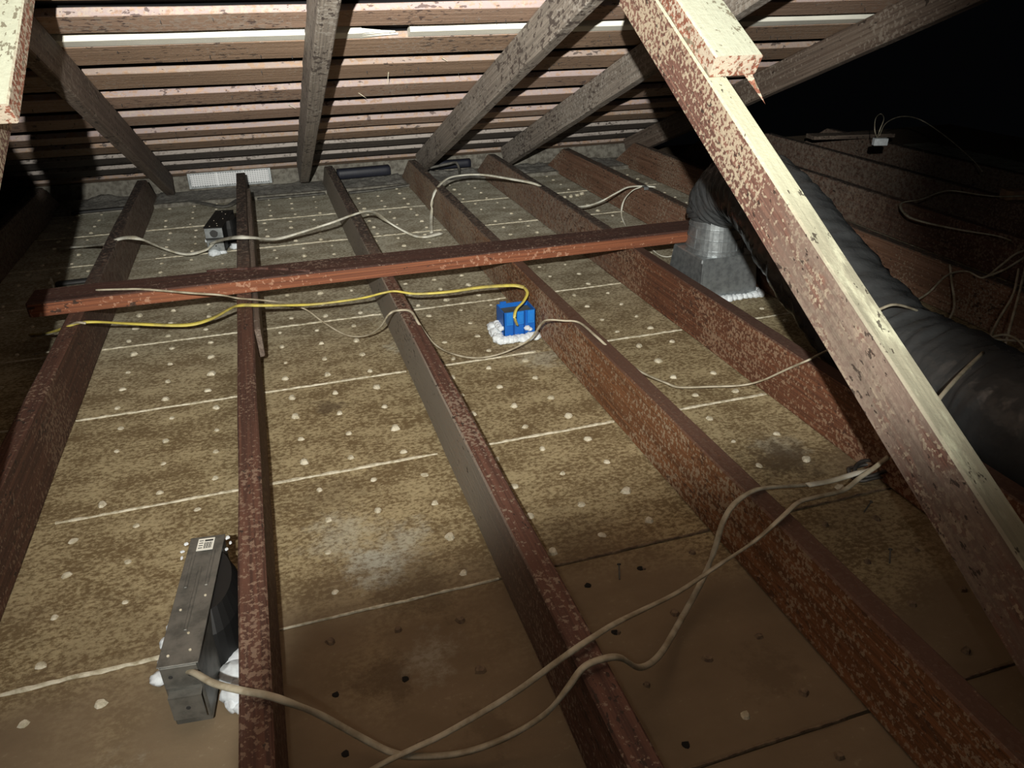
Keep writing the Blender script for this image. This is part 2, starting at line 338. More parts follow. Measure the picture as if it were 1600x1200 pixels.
# ------------------------------------------------------------------ the ceiling seen from above: lath panels, joints, plaster keys
ceil_me = mesh('ceiling', [(-2.2, -0.9, -0.03), (4.6, -0.9, -0.03), (4.6, 4.3, -0.03), (-2.2, 4.3, -0.03), (-2.2, -0.9, -0.013), (4.6, -0.9, -0.013), (4.6, 4.3, -0.013), (-2.2, 4.3, -0.013)],
               [(3, 2, 1, 0), (4, 5, 6, 7), (0, 1, 5, 4), (1, 2, 6, 5), (2, 3, 7, 6), (3, 0, 4, 7)], W['plaster_brown'])
ceiling = tag(link('ceiling', ceil_me), 'brown board ceiling seen from above, with pale joints and plaster nubs', kind='structure')
JX = [-1.735, -1.33, -0.93, -0.521, -0.107, 0.286, 0.683, 1.082, 1.479, 1.879, 2.279, 2.68, 3.08, 3.48]   # joist centre lines
JW = 0.038
PITCH = 0.4064; ROW0 = 0.926 - 3 * PITCH
rows = [ROW0 + k * PITCH for k in range(0, 11)]
for r in range(10):
    ya, yb = rows[r] + 0.0022, rows[r+1] - 0.0022
    cuts = [-1.95] + [JX[i] for i in range(r % 3, len(JX), 3)] + [3.9]
    for a, b_ in zip(cuts[:-1], cuts[1:]):
        if b_ - a < 0.1: continue
        dz = random.uniform(-0.0015, 0.0); n = 6; V = []
        for i in range(n + 1):
            x = a + 0.001 + (b_ - a - 0.002) * i / n
            for (y, z) in ((ya, -0.012), (ya, dz - 0.001), (ya + 0.003, dz), (yb - 0.003, dz), (yb, dz - 0.001), (yb, -0.012)):
                V.append((x, y + random.uniform(-0.0007, 0.0007), z))
        Fc = [(i*6+k, i*6+k+1, i*6+k+7, i*6+k+6) for i in range(n) for k in range(5)] + [(0, 1, 2, 3, 4, 5)[::-1], tuple(n*6+k for k in range(6))]
        link('lath_panel', mesh('lath_panel', V, Fc, W['lath']), ceiling)
bays = [(JX[i] + JW/2, JX[i+1] - JW/2) for i in range(len(JX) - 1)]
for ri, y in enumerate(rows[1:10]):
    for bi, (a, b_) in enumerate(bays):
        if y < 0.6: wd, hh, mt = 0.0045, 0.0035, W['plaster_brown']
        elif y < 1.0: wd, hh, mt = (0.009, 0.004, W['plaster']) if b_ < 0 else (0.005, 0.003, W['plaster_brown'] if a > 0.2 else W['plaster'])
        else: wd, hh, mt = 0.0095, 0.003, W['plaster']
        if y > 2.3: wd = 0.006
        n = 34; V = []; sd = random.random() * 90
        x0 = a + (0 if random.random() < 0.75 else random.uniform(0, 0.08)); x1 = b_ - (0 if random.random() < 0.75 else random.uniform(0, 0.08))
        for i in range(n + 1):
            x = x0 + (x1 - x0) * i / n
            k = (0.55 + 1.0 * abs(mn.noise(Vector((x * 22, sd, 0)))) + 0.5 * mn.noise(Vector((x * 90, sd, 3)))) * wd
            o = 0.0025 * mn.noise(Vector((x * 12, sd, 7))); z = hh * (0.6 + 0.8 * mn.noise(Vector((x * 60, sd, 9))))
            V += [(x, y - k/2 + o, -0.001), (x, y - k/4 + o, max(z, 0.0008)), (x, y + k/4 + o, max(z, 0.0008)), (x, y + k/2 + o, -0.001)]
        Fc = [(i*4+k, (i+1)*4+k, (i+1)*4+k+1, i*4+k+1) for i in range(n) for k in range(3)]
        link('plaster_seam', mesh('plaster_seam', V, [f[::-1] for f in Fc], mt), ceiling)
# plaster keys pushed up through the holes of the lath
def nub_mesh(nm, seed, mat, r=0.0075, h=0.005):
    V = [(0, 0, h)]; n = 9
    for k in range(n):
        t = 2 * math.pi * k / n; q = 1 + 0.35 * mn.noise(Vector((math.cos(t) * 1.5, math.sin(t) * 1.5, seed)))
        V.append((math.cos(t) * r * 0.62 * q, math.sin(t) * r * 0.62 * q, h * 0.8)); 
    for k in range(n):
        t = 2 * math.pi * k / n; q = 1 + 0.35 * mn.noise(Vector((math.cos(t) * 1.5, math.sin(t) * 1.5, seed)))
        V.append((math.cos(t) * r * q, math.sin(t) * r * q, -0.002))
    Fc = [(0, 1 + k, 1 + (k + 1) % n) for k in range(n)] + [(1 + k, 1 + n + k, 1 + n + (k + 1) % n, 1 + (k + 1) % n) for k in range(n)]
    return mesh(nm, V, Fc, mat)
white_nubs = [nub_mesh('plaster_nub', i * 3.3, W['plaster'], 0.0080 + 0.0009 * (i % 3), 0.003 + 0.0012 * (i % 3)) for i in range(6)]
brown_nubs = [nub_mesh('plaster_nub', 50 + i * 3.3, W['plaster_brown'], 0.0068 + 0.0008 * (i % 3), 0.004 + 0.001 * (i % 2)) for i in range(4)]
hole_me = [nub_mesh('lath_hole', 90 + i * 3.3, W['hole'], 0.0068, 0.0004) for i in range(3)]
spots = []
for k in range(44):
    y = ROW0 + 0.045 + k * PITCH / 4
    if y < 0.25 or y > 3.72: continue
    for bi, (a, b_) in enumerate(bays):
        for c in range(3):
            x = (a + b_) / 2 + 0.1016 * (c - 1) + 0.02 * math.sin((k // 4) * 1.9 + bi * 2.1) + random.uniform(-0.005, 0.005)
            if x > b_ - 0.012 or x < a + 0.01: continue
            if random.random() < 0.06: continue
            yy = y + random.uniform(-0.006, 0.006) + 0.01 * (c - 1) * (1 if bi % 2 else -1)
            if -0.235 < x < -0.12 and 0.70 < yy < 1.10: continue
            if 0.54 < x < 0.67 and 1.80 < yy < 1.95: continue
            spots.append((x, yy))
def inview(x, y):
    v = Vector((x, y, 0)) - A; d = -v.dot(CZ)
    if d <= 0: return False
    u, t = 800 + F * v.dot(CX) / d, 600 - F * v.dot(CY) / d
    return -5 < u < 1605 and -5 < t < 1205
vis = sorted([s for s in spots if inview(*s)], key=lambda s: (Vector((s[0], s[1], 0)) - A).length)
rest = vis[300:]
for i, (x, y) in enumerate(vis[:300]):
    brown = (y < 0.93 and x > -0.08) or (y < 0.74 and random.random() < 0.75)
    if brown and random.random() < 0.3:
        o = link('lath_hole', hole_me[i % 3], ceiling); o.location = (x, y, 0); o.rotation_euler.z = random.random() * 6
        if random.random() < 0.5: continue
        x += 0.005; y -= 0.003; s = 0.55
    else: s = random.uniform(0.75, 1.2)
    o = link('plaster_nub', (brown_nubs if brown and random.random() < 0.93 else white_nubs)[i % 4], ceiling)
    o.location = (x, y, 0); o.rotation_euler.z = random.random() * 6; o.scale = (s, s * random.uniform(0.8, 1.2), s)
V = []; Fc = []
for i, (x, y) in enumerate(rest):
    me = white_nubs[i % 6]; s = random.uniform(0.75, 1.25); k0 = len(V)
    V += [(v.co.x * s + x, v.co.y * s + y, v.co.z * s) for v in me.vertices]; Fc += [tuple(q + k0 for q in p.vertices) for p in me.polygons]
tag(link('far_plaster_nubs', mesh('far_plaster_nubs', V, Fc, W['plaster']), ceiling), kind='stuff')
for (u, v, z, a) in ((693, 566, 0.0, 2.2), (968, 905, 0.0, 1.2), (1350, 800, 0, 0.4), (1390, 880, 0, .9)):    # nails pushed through
    p = Z(u, v, z); q = p + Vector((math.cos(a) * 0.022, math.sin(a) * 0.022, 0.012))
    bm = bmesh.new(); bcyl(bm, p, q, 0.0014, 0.0014, 8); bcyl(bm, q, q + (q - p) * 0.06, 0.0035, 0.0035, 10)
    bmobj('bent_nail', bm, W['cable_grey'], ceiling)

# ------------------------------------------------------------------ the roof: slope, boards, felt
SL = math.radians(20.8); YR, ZR = 3.75, 0.07
def roof_z(y, off=0.0): return ZR + (YR - y) * math.tan(SL) + off / math.cos(SL)
NR = Vector((0, math.sin(SL), math.cos(SL))); DR = Vector((0, math.cos(SL), -math.sin(SL)))
P0 = Vector((0, YR, ZR))
def on_roof(px, py, off=0.1):
    r = ray(px, py); return A + r * (((P0 - A).dot(NR) + off) / r.dot(NR))
def s_of(p): return (p - P0).dot(DR)
def rp(x, s, off): return P0 + Vector((x, 0, 0)) + DR * s + NR * off
X0, X1 = -1.6, 1.985
roof = tag(link('roof', mesh('roof', [rp(X0, -3.6, 0.128), rp(X1, -3.6, 0.128), rp(X1, 0.42, 0.128), rp(X0, 0.42, 0.128), rp(X0, -3.6, 0.14), rp(X1, -3.6, 0.14), rp(X1, 0.42, 0.14), rp(X0, 0.42, 0.14)],
      [(0, 1, 2, 3)[::-1], (4, 5, 6, 7), (0, 1, 5, 4), (1, 2, 6, 5), (2, 3, 7, 6), (3, 0, 4, 7)], W['felt'])), 'sloping roof underside of spaced brown boards over black felt', kind='structure')
edges = [(16, 40), (60, 85.5), (99.5, 120.5), (132.5, 149), (161, 174.5), (186, 195), (202.5, 212), (219, 228), (234.5, 242), (247.5, 255.5)]
spans = [(s_of(on_roof(600, a)), s_of(on_roof(600, b_))) for a, b_ in edges]
s0 = spans[0][0]
for k in range(1, 8): spans.append((s0 - 0.235 * k, s0 - 0.235 * k + 0.145))
mats = ['board_b', 'board_a', 'board_a', 'board_b', 'board_b', 'board_b', 'board_a', 'board_c', 'board_c', 'board_a'] + ['board_a', 'board_b'] * 4
def roof_board(name, sa, sb, th, mat, off=0.1, xa=X0, xb=X1, seed=0, parent=None, seg=40, jit=0.002):
    M = Matrix((DR, Vector((1, 0, 0)), NR)).transposed().to_4x4()      # local y along x; local x down-slope
    M = Matrix((-DR, Vector((1, 0, 0)), NR)).transposed().to_4x4(); M.translation = rp(xa, (sa + sb) / 2, off)
    return link(name, beam_mesh(name, xb - xa, sb - sa, th, mat, seg=seg, ch=0.0018, jit=jit, seed=seed), parent or roof, M)
for i, ((sa, sb), mk) in enumerate(zip(spans, mats)):
    br = -1.6 + (i * 1.37) % 3.2                                     # butt joint
    br = [0.76, 1.21, -0.43][i % 3] + 0.0
    roof_board('roof_board', sa, sb, 0.019, W[mk], seed=i, xb=br - 0.002)
    roof_board('roof_board', sa + 0.001, sb + 0.001, 0.019, W[mats[(i * 3 + 1) % 10] if i in (4, 6) else mk], seed=i + 30, xa=br + 0.002)
# white painted battens in the second gap
sa, sb = s_of(on_roof(600, 50.5)), s_of(on_roof(600, 59.3))
xl = on_roof(566, 50).x; xr = on_roof(641, 50).x
for (xa, xb) in ((-1.3, xl), (xr, 1.97)):
    o = roof_board('white_batten', sa, sb - 0.002, 0.0185, W['white'], xa=xa, xb=xb, seed=3, jit=0.001); 
o['label'] = 'white painted batten'
# broken end of the left one
bm = bmesh.new()
for t in range(5):
    p = [rp(xl, sa + (sb - sa) * t / 5, 0.1), rp(xl, sa + (sb - sa) * (t + 1) / 5, 0.1)]
    q = rp(xl + [0.05, 0.09, 0.075, 0.1, 0.06][t], sa + (sb - sa) * (t + 0.5) / 5, 0.104)
    a = [bm.verts.new(v) for v in (p[0], p[1], q, p[0] + NR * 0.012, p[1] + NR * 0.012, q + NR * 0.004)]
    bm.faces.new(a[:3]); bm.faces.new(a[3:]); bm.faces.new((a[0], a[2], a[5], a[3])); bm.faces.new((a[1], a[4], a[5], a[2])); bm.faces.new((a[0], a[3], a[4], a[1]))
bmobj('splintered_end', bm, W['white'], roof)
# nail points that came through the boards
bm = bmesh.new()
for i in range(150):
    sa, sb = spans[i % 7]; x = random.uniform(-0.9, 1.95); s = random.uniform(sa + 0.02, sb - 0.015); p = rp(x, s, 0.1); q = p - NR * random.uniform(0.004, 0.010) + Vector((random.uniform(-.002, .002), random.uniform(-.002, .002), 0))
    bcyl(bm, p, q, 0.0013, 0.0004, 5)
tag(bmobj('nail_points', bm, W['ink'], roof), kind='stuff')
# splinters hanging from the boards
for i, (u, v, L_) in enumerate(((607, 113, .035), (560, 145, .03), (450, 163, .03), (1270, 80, .03), (1283, 72, .03), (690, 90, .02), (1013, 140, .02))):
    p = on_roof(u, v); d = Vector((random.uniform(-1, 1), random.uniform(-.4, .4), -0.35)).normalized() * L_
    bm = bmesh.new(); bcyl(bm, p, p + d, 0.0016, 0.0004, 5); bmobj('wood_splinter', bm, W['plaster'], roof)

# eave wall: plate, frieze, vent, pipe, dust
bm = bmesh.new(); bbox(bm, (-1.7, 3.97, -0.01), (2.0, 4.01, roof_z(3.97, 0.1) - 0.006), 0.002)
wall = tag(bmobj('wall_back', bm, W['plate']), 'low dusty eave wall where roof meets ceiling', kind='structure')
bm = bmesh.new(); bbox(bm, (-1.7, 3.74, -0.011), (2.0, 3.968, 0.016), 0.003); bmobj('top_plate', bm, W['plate'], wall)
for bi, (a, b_) in enumerate(bays):
    if a < -1.4 or b_ > 2: continue
    V = []; Fc = []; nx, ny = 26, 9
    for j in range(ny + 1):
        for i in range(nx + 1):
            x = a + 0.003 + (b_ - a - 0.006) * i / nx; y = 3.76 + 0.20 * j / ny
            z = 0.017 + max(0, 0.020 * mn.noise(Vector((x * 9, y * 14, bi))) + 0.010 * mn.noise(Vector((x * 30, y * 30, 4))) + 0.010 * j / ny - 0.001)
            if bi in (3, 4): z = 0.017 + (z - 0.017) * 0.5
            V.append((x, y, z if 0 < j < ny and 0 < i < nx else 0.0155))
    for j in range(ny):
        for i in range(nx): q = j * (nx + 1) + i; Fc.append((q, q + 1, q + nx + 2, q + nx + 1))
    tag(link('dust_drift', mesh('dust_drift', V, Fc, W['dust'], True), wall), kind='stuff')
# vent screen
vt = empty('soffit_vent', (-0.165, 3.955, 0.03), 'bright silver mesh vent in the low eave wall behind the second joist from left', 'vent')
vx0, vx1, vz0, vz1, vy = -0.345, 0.015, 0.035, 0.096, 3.952
bm = bmesh.new()
for lo, hi in (((vx0 - .012, vy, vz0 - .008), (vx0, vy + .008, vz1 + .006)), ((vx1, vy, vz0 - .008), (vx1 + .012, vy + .008, vz1 + .006)), ((vx0, vy, vz0 - .008), (vx1, vy + .008, vz0)), ((vx0, vy, vz1), (vx1, vy + .008, vz1 + .006))): bbox(bm, lo, hi, 0.001)
bmobj('vent_frame', bm, W['zinc'], vt)
bm = bmesh.new()
for i in range(33): x = vx0 + (vx1 - vx0) * i / 32; bbox(bm, (x - .0014, vy + .003, vz0), (x + .0014, vy + .0055, vz1))
for i in range(1, 7): z = vz0 + (vz1 - vz0) * i / 7; bbox(bm, (vx0, vy + .002, z - .0022), (vx1, vy + .006, z + .0022))
for x in (-0.225, -0.1): bbox(bm, (x - .003, vy + .001, vz0), (x + .003, vy + .006, vz1))
bmobj('wire_mesh', bm, W['mesh'], vt)
bm = bmesh.new(); bbox(bm, (vx0, vy + .007, vz0), (vx1, vy + .009, vz1)); bmobj('screen_backing', bm, plain('pale_screen', (0.4, 0.42, 0.43), 0.6, bump=0), vt)
# pipes and blocks along the eave
def pipe_thing(name, pts, r, mat, label, cat, mat2=None):
    o = sweep(name, pts, r * 2, r * 2, mat, n=14); return tag(o, label, cat)
pipe_thing('black_pipe', [(0.34, 3.90, 0.055), (0.45, 3.90, 0.056), (0.57, 3.905, 0.056), (0.60, 3.91, 0.056)], 0.026, W['pipe'], 'black pipe end lying in the eave behind the middle bays', 'pipe')
pipe_thing('black_pipe', [(0.74, 3.92, 0.058), (0.9, 3.92, 0.058), (1.03, 3.92, 0.058)], 0.022, W['pipe'], 'black pipe length in the eave just right of the third rafter foot', 'pipe')
pipe_thing('grey_conduit', [Z(672, 262, .10), Z(700, 256, .11), Z(712, 254, .11), Z(717, 262, .08), Z(718, 272, .03)], 0.0055, W['cable_grey'], 'thin bent grey conduit at the eave right of the third rafter foot', 'conduit')
for (u, v, z, sx, sz, lb, mk) in ((283, 292, 0.017, 0.055, 0.05, 'small brown wood block beside the left end of the silver vent', 'rafter_dark'), (458, 282, 0.017, 0.035, 0.04, 'small reddish block left of the second rafter foot', 'bare'), (578, 274, 0.017, 0.016, 0.035, 'tiny orange wood scrap standing in front of the black pipe', 'bare'), (672, 266, 0.017, 0.022, 0.03, 'reddish scrap just right of the third rafter foot', 'bare'), (788, 262, 0.017, 0.028, 0.035, 'small reddish block left of the fourth rafter foot', 'bare')):
    p = Z(u, v, z); bm = bmesh.new(); bbox(bm, (p.x - sx/2, p.y, z), (p.x + sx/2, p.y + 0.045, z + sz), 0.003)
    for vv in bm.verts: vv.co += mn.noise_vector(vv.co * 50) * 0.003
    tag(bmobj('wood_block', bm, W[mk]), lb, 'wood block', 'wood blocks along the eave')

# raised lath edges and the shadow under them, built as dark strips
def strip(name, pts, w_, h_, mat, label, cat): return tag(sweep(name, pts, w_, h_, mat, n=6), label, cat)
strip('edge_strip', [Z(255, 319, .012), Z(300, 315, .014), (-0.2, 3.60, .016), Z(372, 312, .012)], 0.035, 0.008, W['cable_grey'], 'dark grey strip lying on the boards left of the vent joist', 'strip')
strip('edge_strip', [Z(402, 311, .012), Z(450, 307, .013), Z(508, 302, .012)], 0.03, 0.008, W['cable_grey'], 'dark grey strip on the boards between the second and third joists', 'strip')
strip('edge_strip', [Z(545, 301, .012), Z(590, 296, .014), Z(645, 288, .016)], 0.03, 0.010, W['cable_grey'], 'dark grey strip on the boards between third and fourth joists', 'strip')
strip('edge_strip', [Z(112, 333, .012), Z(160, 328, .014), Z(212, 323, .012)], 0.03, 0.012, W['ink'], 'black strip across the boards left of the leftmost joist, near the eave', 'strip')
strip('edge_strip', [Z(88, 444, .012), Z(120, 440, .014), Z(155, 436, .012)], 0.032, 0.014, W['ink'], 'black strip across the boards left of the leftmost joist, above the plank end', 'strip')

# ------------------------------------------------------------------ joists
jspec = {3: ('j_red', 'dark red-brown joist leaning along the left edge, leftmost one lit', 0), 4: ('j_red', 'near vertical red-brown joist beside the long metal light housing', 0.002), 5: ('j_grey', 'joist with a grey left side, third from the left, bare ribbed wood near the bottom', 0.004),
         6: ('j_orange', 'mottled orange-brown joist with the blue box against its left side', 0.0), 7: ('j_brown', 'red-brown joist running to the galvanised duct boot', 0.0), 8: ('j_dusty', 'dusty brown joist ending behind the plank tip, with a cable stapled on top', 0),
         9: ('j_dusty', 'brown joist second to the right of the galvanised boot, passing behind the duct', 0), 10: ('j_red', 'dim joist in the dark, first beyond the loose wires at right', 0), 11: ('j_red', 'dim joist in the dark at far right, second beyond the loose wires', 0), 12: ('j_red', 'barely visible joist at far right, third beyond the loose wires', 0), 2: ('j_red', 'joist lost in the shadow at the far left', 0)}
for i, (mk, lb, bow) in jspec.items():
    y1 = 3.80
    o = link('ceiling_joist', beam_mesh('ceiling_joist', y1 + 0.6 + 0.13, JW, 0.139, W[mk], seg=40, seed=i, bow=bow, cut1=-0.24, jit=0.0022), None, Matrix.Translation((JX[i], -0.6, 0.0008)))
    tag(o, lb, 'joist', 'ceiling joists')
# cleat nailed to the right side of the second joist
o = beam('side_cleat', (-0.0785, 1.83, 0.055), (-0.0785, 3.4, 0.055), 0.016, 0.075, W['rafter_dark'], seed=4); tag(o, 'dark speckled cleat nailed to the right side of the near vertical joist', 'cleat')
# plank across the joists
pl = empty('cross_plank', (0.35, 2.03, 0.14), 'long red-brown plank laid flat across the joists, bright red front edge', 'plank')
o = beam('plank_body', Z(54, 484, 0.1405) * 1.0, Z(1097, 366, 0.1405), 0.112, 0.036, W['plank'], pl, seed=9, seg=50, jit=0.003, bow=0.0)
pa, pb = Z(54, 484, 0.1405), Z(1097, 366, 0.1405); dx = (pb - pa).normalized(); sd = dx.cross(Vector((0, 0, 1)))
o = beam('front_edge', pa + sd * 0.0575 + dx * 0.004, pb + sd * 0.0575 - dx * 0.004, 0.003, 0.033, W['edge'], pl, seed=9, seg=50, jit=0.0006, ch=0.0007); o['label'] = 'bare red split edge'
bm = bmesh.new(); q = pa + dx * 0.56 + Vector((0, 0.0, 0.036))
for i in range(5): bcyl(bm, q + Vector((-0.13 + 0.055*i, 0.052 - 0.004*i*i, 0.001)), q + Vector((-0.075 + 0.055*i, 0.052 - 0.004*(i+1)**2, 0.001)), 0.004 , 0.005, 8)
bmobj('knot_ridge', bm, W['plank'], pl, smooth=True)

# ------------------------------------------------------------------ rafters
def rafter(x, ya, yb, mk, label, wd=0.038, dp=0.098, seed=0):
    p0 = Vector((x, ya, roof_z(ya))); p1 = Vector((x, yb, roof_z(yb)))
    return tag(beam('rafter', p0, p1, wd, dp, W[mk], seed=seed, seg=30, cut0=-0.03), label, 'rafter', 'sloping rafters')
rafter(-0.437, 3.86, 0.2, 'rafter_dark', 'brown rafter at the left, meeting the leftmost joist near the eave', seed=1)
rafter(0.174, 3.80, 0.2, 'rafter', 'nearly upright grey rafter just right of the vent', wd=0.045, dp=0.112, seed=2)
rafter(0.752, 3.80, 0.2, 'rafter', 'broad grey rafter in the middle, slanting down to the fourth joist', seed=3)
rafter(1.195, 3.78, 0.2, 'rafter', 'speckled grey rafter whose foot stands right of the middle one', seed=4)
rafter(1.90, 3.80, 0.2, 'rafter_dark', 'dim brown rafter behind the large strut, last before the dark open space', seed=5)

# ------------------------------------------------------------------ struts near the camera
def yz_member(name, x, y0, z0, y1, z1, w_, h_, mk, parent, **kw):
    return beam(name, (x, y0, z0), (x, y1, z1), w_, h_, W[mk], parent, **kw)
st = empty('roof_strut', (0.741, 0.25, 0.02), 'large pale-topped speckled strut crossing the right side of the view', 'strut')
sl = math.atan2(0.838 - 0.329, 1.537 - 0.653)
d = Vector((0, math.cos(sl), math.sin(sl))); nn = Vector((0, -math.sin(sl), math.cos(sl)))
base = Vector((0.741, 0.653, 0.329))
o = beam('strut_body', base - d * 0.62, base + d * 1.02, 0.038, 0.089, W['strut'], st, seed=11, seg=36)
bl_end = Vector((0.741, 1.235, 0.0)); t = (1.263 - base.y) / d.y
e0 = base + d * (t - 0.045) + nn * 0.0915 + Vector((0.0255, 0, 0))
blk = empty('overlap_block', e0, 'pale mould-flecked timber lapped on top of the large right strut, square end showing', 'timber')
o = beam('block_body', e0, e0 + d * 0.27, 0.089, 0.038, W['block'], blk, seed=12, seg=16)
q = e0 + Vector((0.03, 0.002, 0.004))
bm = bmesh.new(); a = [bm.verts.new(v) for v in (q + Vector((-0.008, 0, 0)), q + Vector((0.009, 0, 0.001)), q + Vector((0.003, 0.012, 0)), q + Vector((0.024, -0.03, -0.048)))]
for f_ in ((0, 1, 3), (1, 2, 3), (2, 0, 3), (0, 2, 1)): bm.faces.new([a[k] for k in f_])
bmobj('splinter', bm, W['block'], blk)
# left one
st2 = empty('roof_strut', (-0.365, 0.2, 0.02), 'shaded strut end cut off by the left edge of the view', 'strut')
sl2 = math.atan2(0.86 - 0.70, 1.75 - 1.38); d2 = Vector((0, math.cos(sl2), math.sin(sl2))); n2 = Vector((0, -math.sin(sl2), math.cos(sl2)))
b2 = Vector((-0.364, 1.38, 0.700)) - n2 * 0.0915; b3 = Vector((-0.429, 1.52, 0.634))
o = beam('strut_body', b3 - d2 * 1.45, b3 + d2 * 0.30, 0.038, 0.089, W['strut'], st2, seed=21, seg=30)
pb_ = b3 - d2 * 1.45; xx = -0.4525
V = [pb_ + n2 * 0.002, b3 - d2 * 0.10 + n2 * 0.002, b3 - d2 * 0.10 + n2 * 0.55, pb_ + n2 * 0.95]; V = [Vector((xx, v.y, v.z)) for v in V] + [Vector((xx - 0.012, v.y, v.z)) for v in V]
link('shade_board', mesh('shade_board', V, [(0, 1, 2, 3), (7, 6, 5, 4), (0, 4, 5, 1), (1, 5, 6, 2), (2, 6, 7, 3), (3, 7, 4, 0)], W['rafter_dark']), st2)  # unseen board added to keep torch light off the far left
ea = ray(30, 192).normalized() * 1.49 + A; eb = ray(57, 0).normalized() * 1.72 + A
d3 = (eb - ea).normalized(); e2 = ea - d3.cross(Vector((0, 0, 1))).normalized() * 0.0445; d3 = d3
bl2 = empty('overlap_block', e2, 'pale timber end in the top left corner, lying on the left strut', 'timber')
beam('block_body', e2, e2 + d3 * 0.40, 0.089, 0.038, W['block'], bl2, seed=22, seg=14)

# ------------------------------------------------------------------ long metal light housing, lower left
def light_housing(name, TL, TR, BL, BR, z, zc, label, group, short=False, zfront=0.03):
    c = (TL + TR + BL + BR) / 4; e = empty(name, (c.x, c.y, 0), label, 'light housing', group)
    yv = ((TL + TR) / 2 - (BL + BR) / 2); L_ = yv.length; yv.normalize(); zv = Vector((0, 0, 1)); xv = yv.cross(zv)
    wd = ((TR - TL).length + (BR - BL).length) / 2
    M = Matrix((xv, yv, zv)).transposed().to_4x4(); M.translation = Vector((c.x, c.y, 0))
    hz = z
    bm = bmesh.new(); bbox(bm, (-wd/2, -L_/2, 0.012), (wd/2, L_/2, hz), 0.002); bmobj('box_body', bm, W['zinc_dull'] if not short else W['can'], e, M)
    bm = bmesh.new(); bbox(bm, (-wd/2 - .002, -L_/2 - .002, hz), (wd/2 + .002, L_/2, hz + .0018), 0.0006)
    for (x, a, b_) in ((0, -0.28, 0.22), (-wd*0.30, 0.05, 0.36), (wd*0.30, 0.05, 0.36)): bbox(bm, (x - .0025, a*L_, hz + .0018), (x + .0025, b_*L_, hz + .0036), 0.001)
    lid = bmobj('lid', bm, W['zinc_dull'] if not short else W['can'], e, M)
    bm = bmesh.new(); yf = -L_/2
    bbox(bm, (-wd/2 + .001, yf - .0015, hz - .038), (wd/2 - .001, yf, hz - .002), 0.0005)
    bbox(bm, (-wd/2 + .004, yf - .012, hz - .085), (wd/2 - .002, yf - .0105, hz - .045), 0.0005)
    bbox(bm, (-wd/2 + .004, yf - .012, hz - .046), (wd/2 - .002, yf, hz - .044))
    bmobj('end_plate', bm, W['zinc'] if short else W['zinc_dull'], e, M)
    bm = bmesh.new()
    bcyl(bm, (0.002, yf - .0125, hz - .065), (0.002, yf - .0118, hz - .065), 0.003, 0.003, 12)
    for x in (-.012, .012): bcyl(bm, (x, yf - .002, hz - .018), (x, yf - .001, hz - .018), 0.0028, 0.0028, 10)
    if short: bcyl(bm, (0, yf - .003, hz - .022), (0, yf - .001, hz - .022), 0.014, 0.014, 16)
    tag(bmobj('knockouts', bm, W['ink'], e, M), kind='stuff')
    bm = bmesh.new()
    for x, y in ((-.006, .40), (.005, -.30), (.014, .24), (-.013, -.12), (.016, -.03), (.012, -.42), (-.014, -.44)): bcyl(bm, (x, y*L_, hz + .0018), (x, y*L_, hz + .003), 0.0018, 0.0018, 8)
    tag(bmobj('rivets', bm, W['plaster'], lid, M), kind='stuff')
    return e, M, wd, L_, hz
TL, TR, BL, BR = [Z(u, v, 0.12) for (u, v) in ((302, 840), (349, 838), (247, 1043), (308, 1035))]
e, M, wd, L_, hz = light_housing('light_housing', TL, TR, BL, BR, 0.12, 0.0, 'long grey sheet-metal light housing with white sticker, lower left beside the vertical joist', 'recessed light housings')
bm = bmesh.new(); bbox(bm, (-.012, L_*0.36, hz + .0032), (.012, L_*0.47, hz + .0038)); s_ = bmobj('sticker', bm, W['paper'], e, M); s_['label'] = 'white barcode sticker'
bm = bmesh.new()
for i in range(9): bbox(bm, (-.002 + .0013*i, L_*0.375, hz + .0038), (-.002 + .0013*i + (.0006 if i % 3 else .0009), L_*0.43, hz + .0041))
for i in range(4): bbox(bm, (-.010 , L_*(0.38 + .022*i), hz + .0038), (-.004, L_*(0.386 + .022*i), hz + .0041))
bbox(bm, (-.002, L_*0.44, hz + .0038), (.010, L_*0.455, hz + .0041))
k = bmobj('barcode_print', bm, W['ink'], s_, M)
# the black can beside it
def can(parent, c, r, h, nm='lamp_can'):
    bm = bmesh.new(); bcyl(bm, (0, 0, 0.001), (0, 0, h*0.72), r, r, 28); bcyl(bm, (0, 0, h*0.72), (0, 0, h), r, r*0.8, 28)
    for v in bm.verts: v.co = Vector((v.co.x + c[0], v.co.y * 2.0 + c[1], v.co.z))
    return bmobj(nm, bm, W['can'], parent)
cc = Z(352, 880, 0.05); can(e, (-0.172, 0.945), 0.043, 0.112)
def flakes(pts, z, parent, r=0.004):
    bm = bmesh.new()
    for u, v in pts:
        p = Z(u, v, z); s = bmesh.ops.create_icosphere(bm, subdivisions=1, radius=1)
        kx, ky = random.uniform(.6, 1.5), random.uniform(.6, 1.8)
        for vv in s['verts']: vv.co = Vector((vv.co.x*r*kx, vv.co.y*r*ky, vv.co.z*r*.35)) + p
    return tag(bmobj('paint_flakes', bm, W['foam'], parent), kind='stuff')
flakes([(291, 850), (285, 862), (284, 872), (290, 893), (286, 905), (283, 917), (287, 898), (262, 1019), (355, 840), (360, 848), (354, 858)], 0.108, e, 0.0032)
lumps('foam_bead', [((-0.150, 0.84, 0.014), 0.024), ((-0.146, 0.815, 0.012), 0.022), ((-0.146, 0.87, 0.014), 0.020), ((-0.15, 0.80, 0.008), 0.014), ((-0.139, 0.79, 0.008), 0.013), ((-0.236, 0.96, 0.02), 0.012), ((-0.243, 0.93, 0.02), 0.012), ((-0.248, 0.90, 0.012), 0.010), ((-0.252, 0.87, 0.014), 0.012)], W['foam'], e, 3)
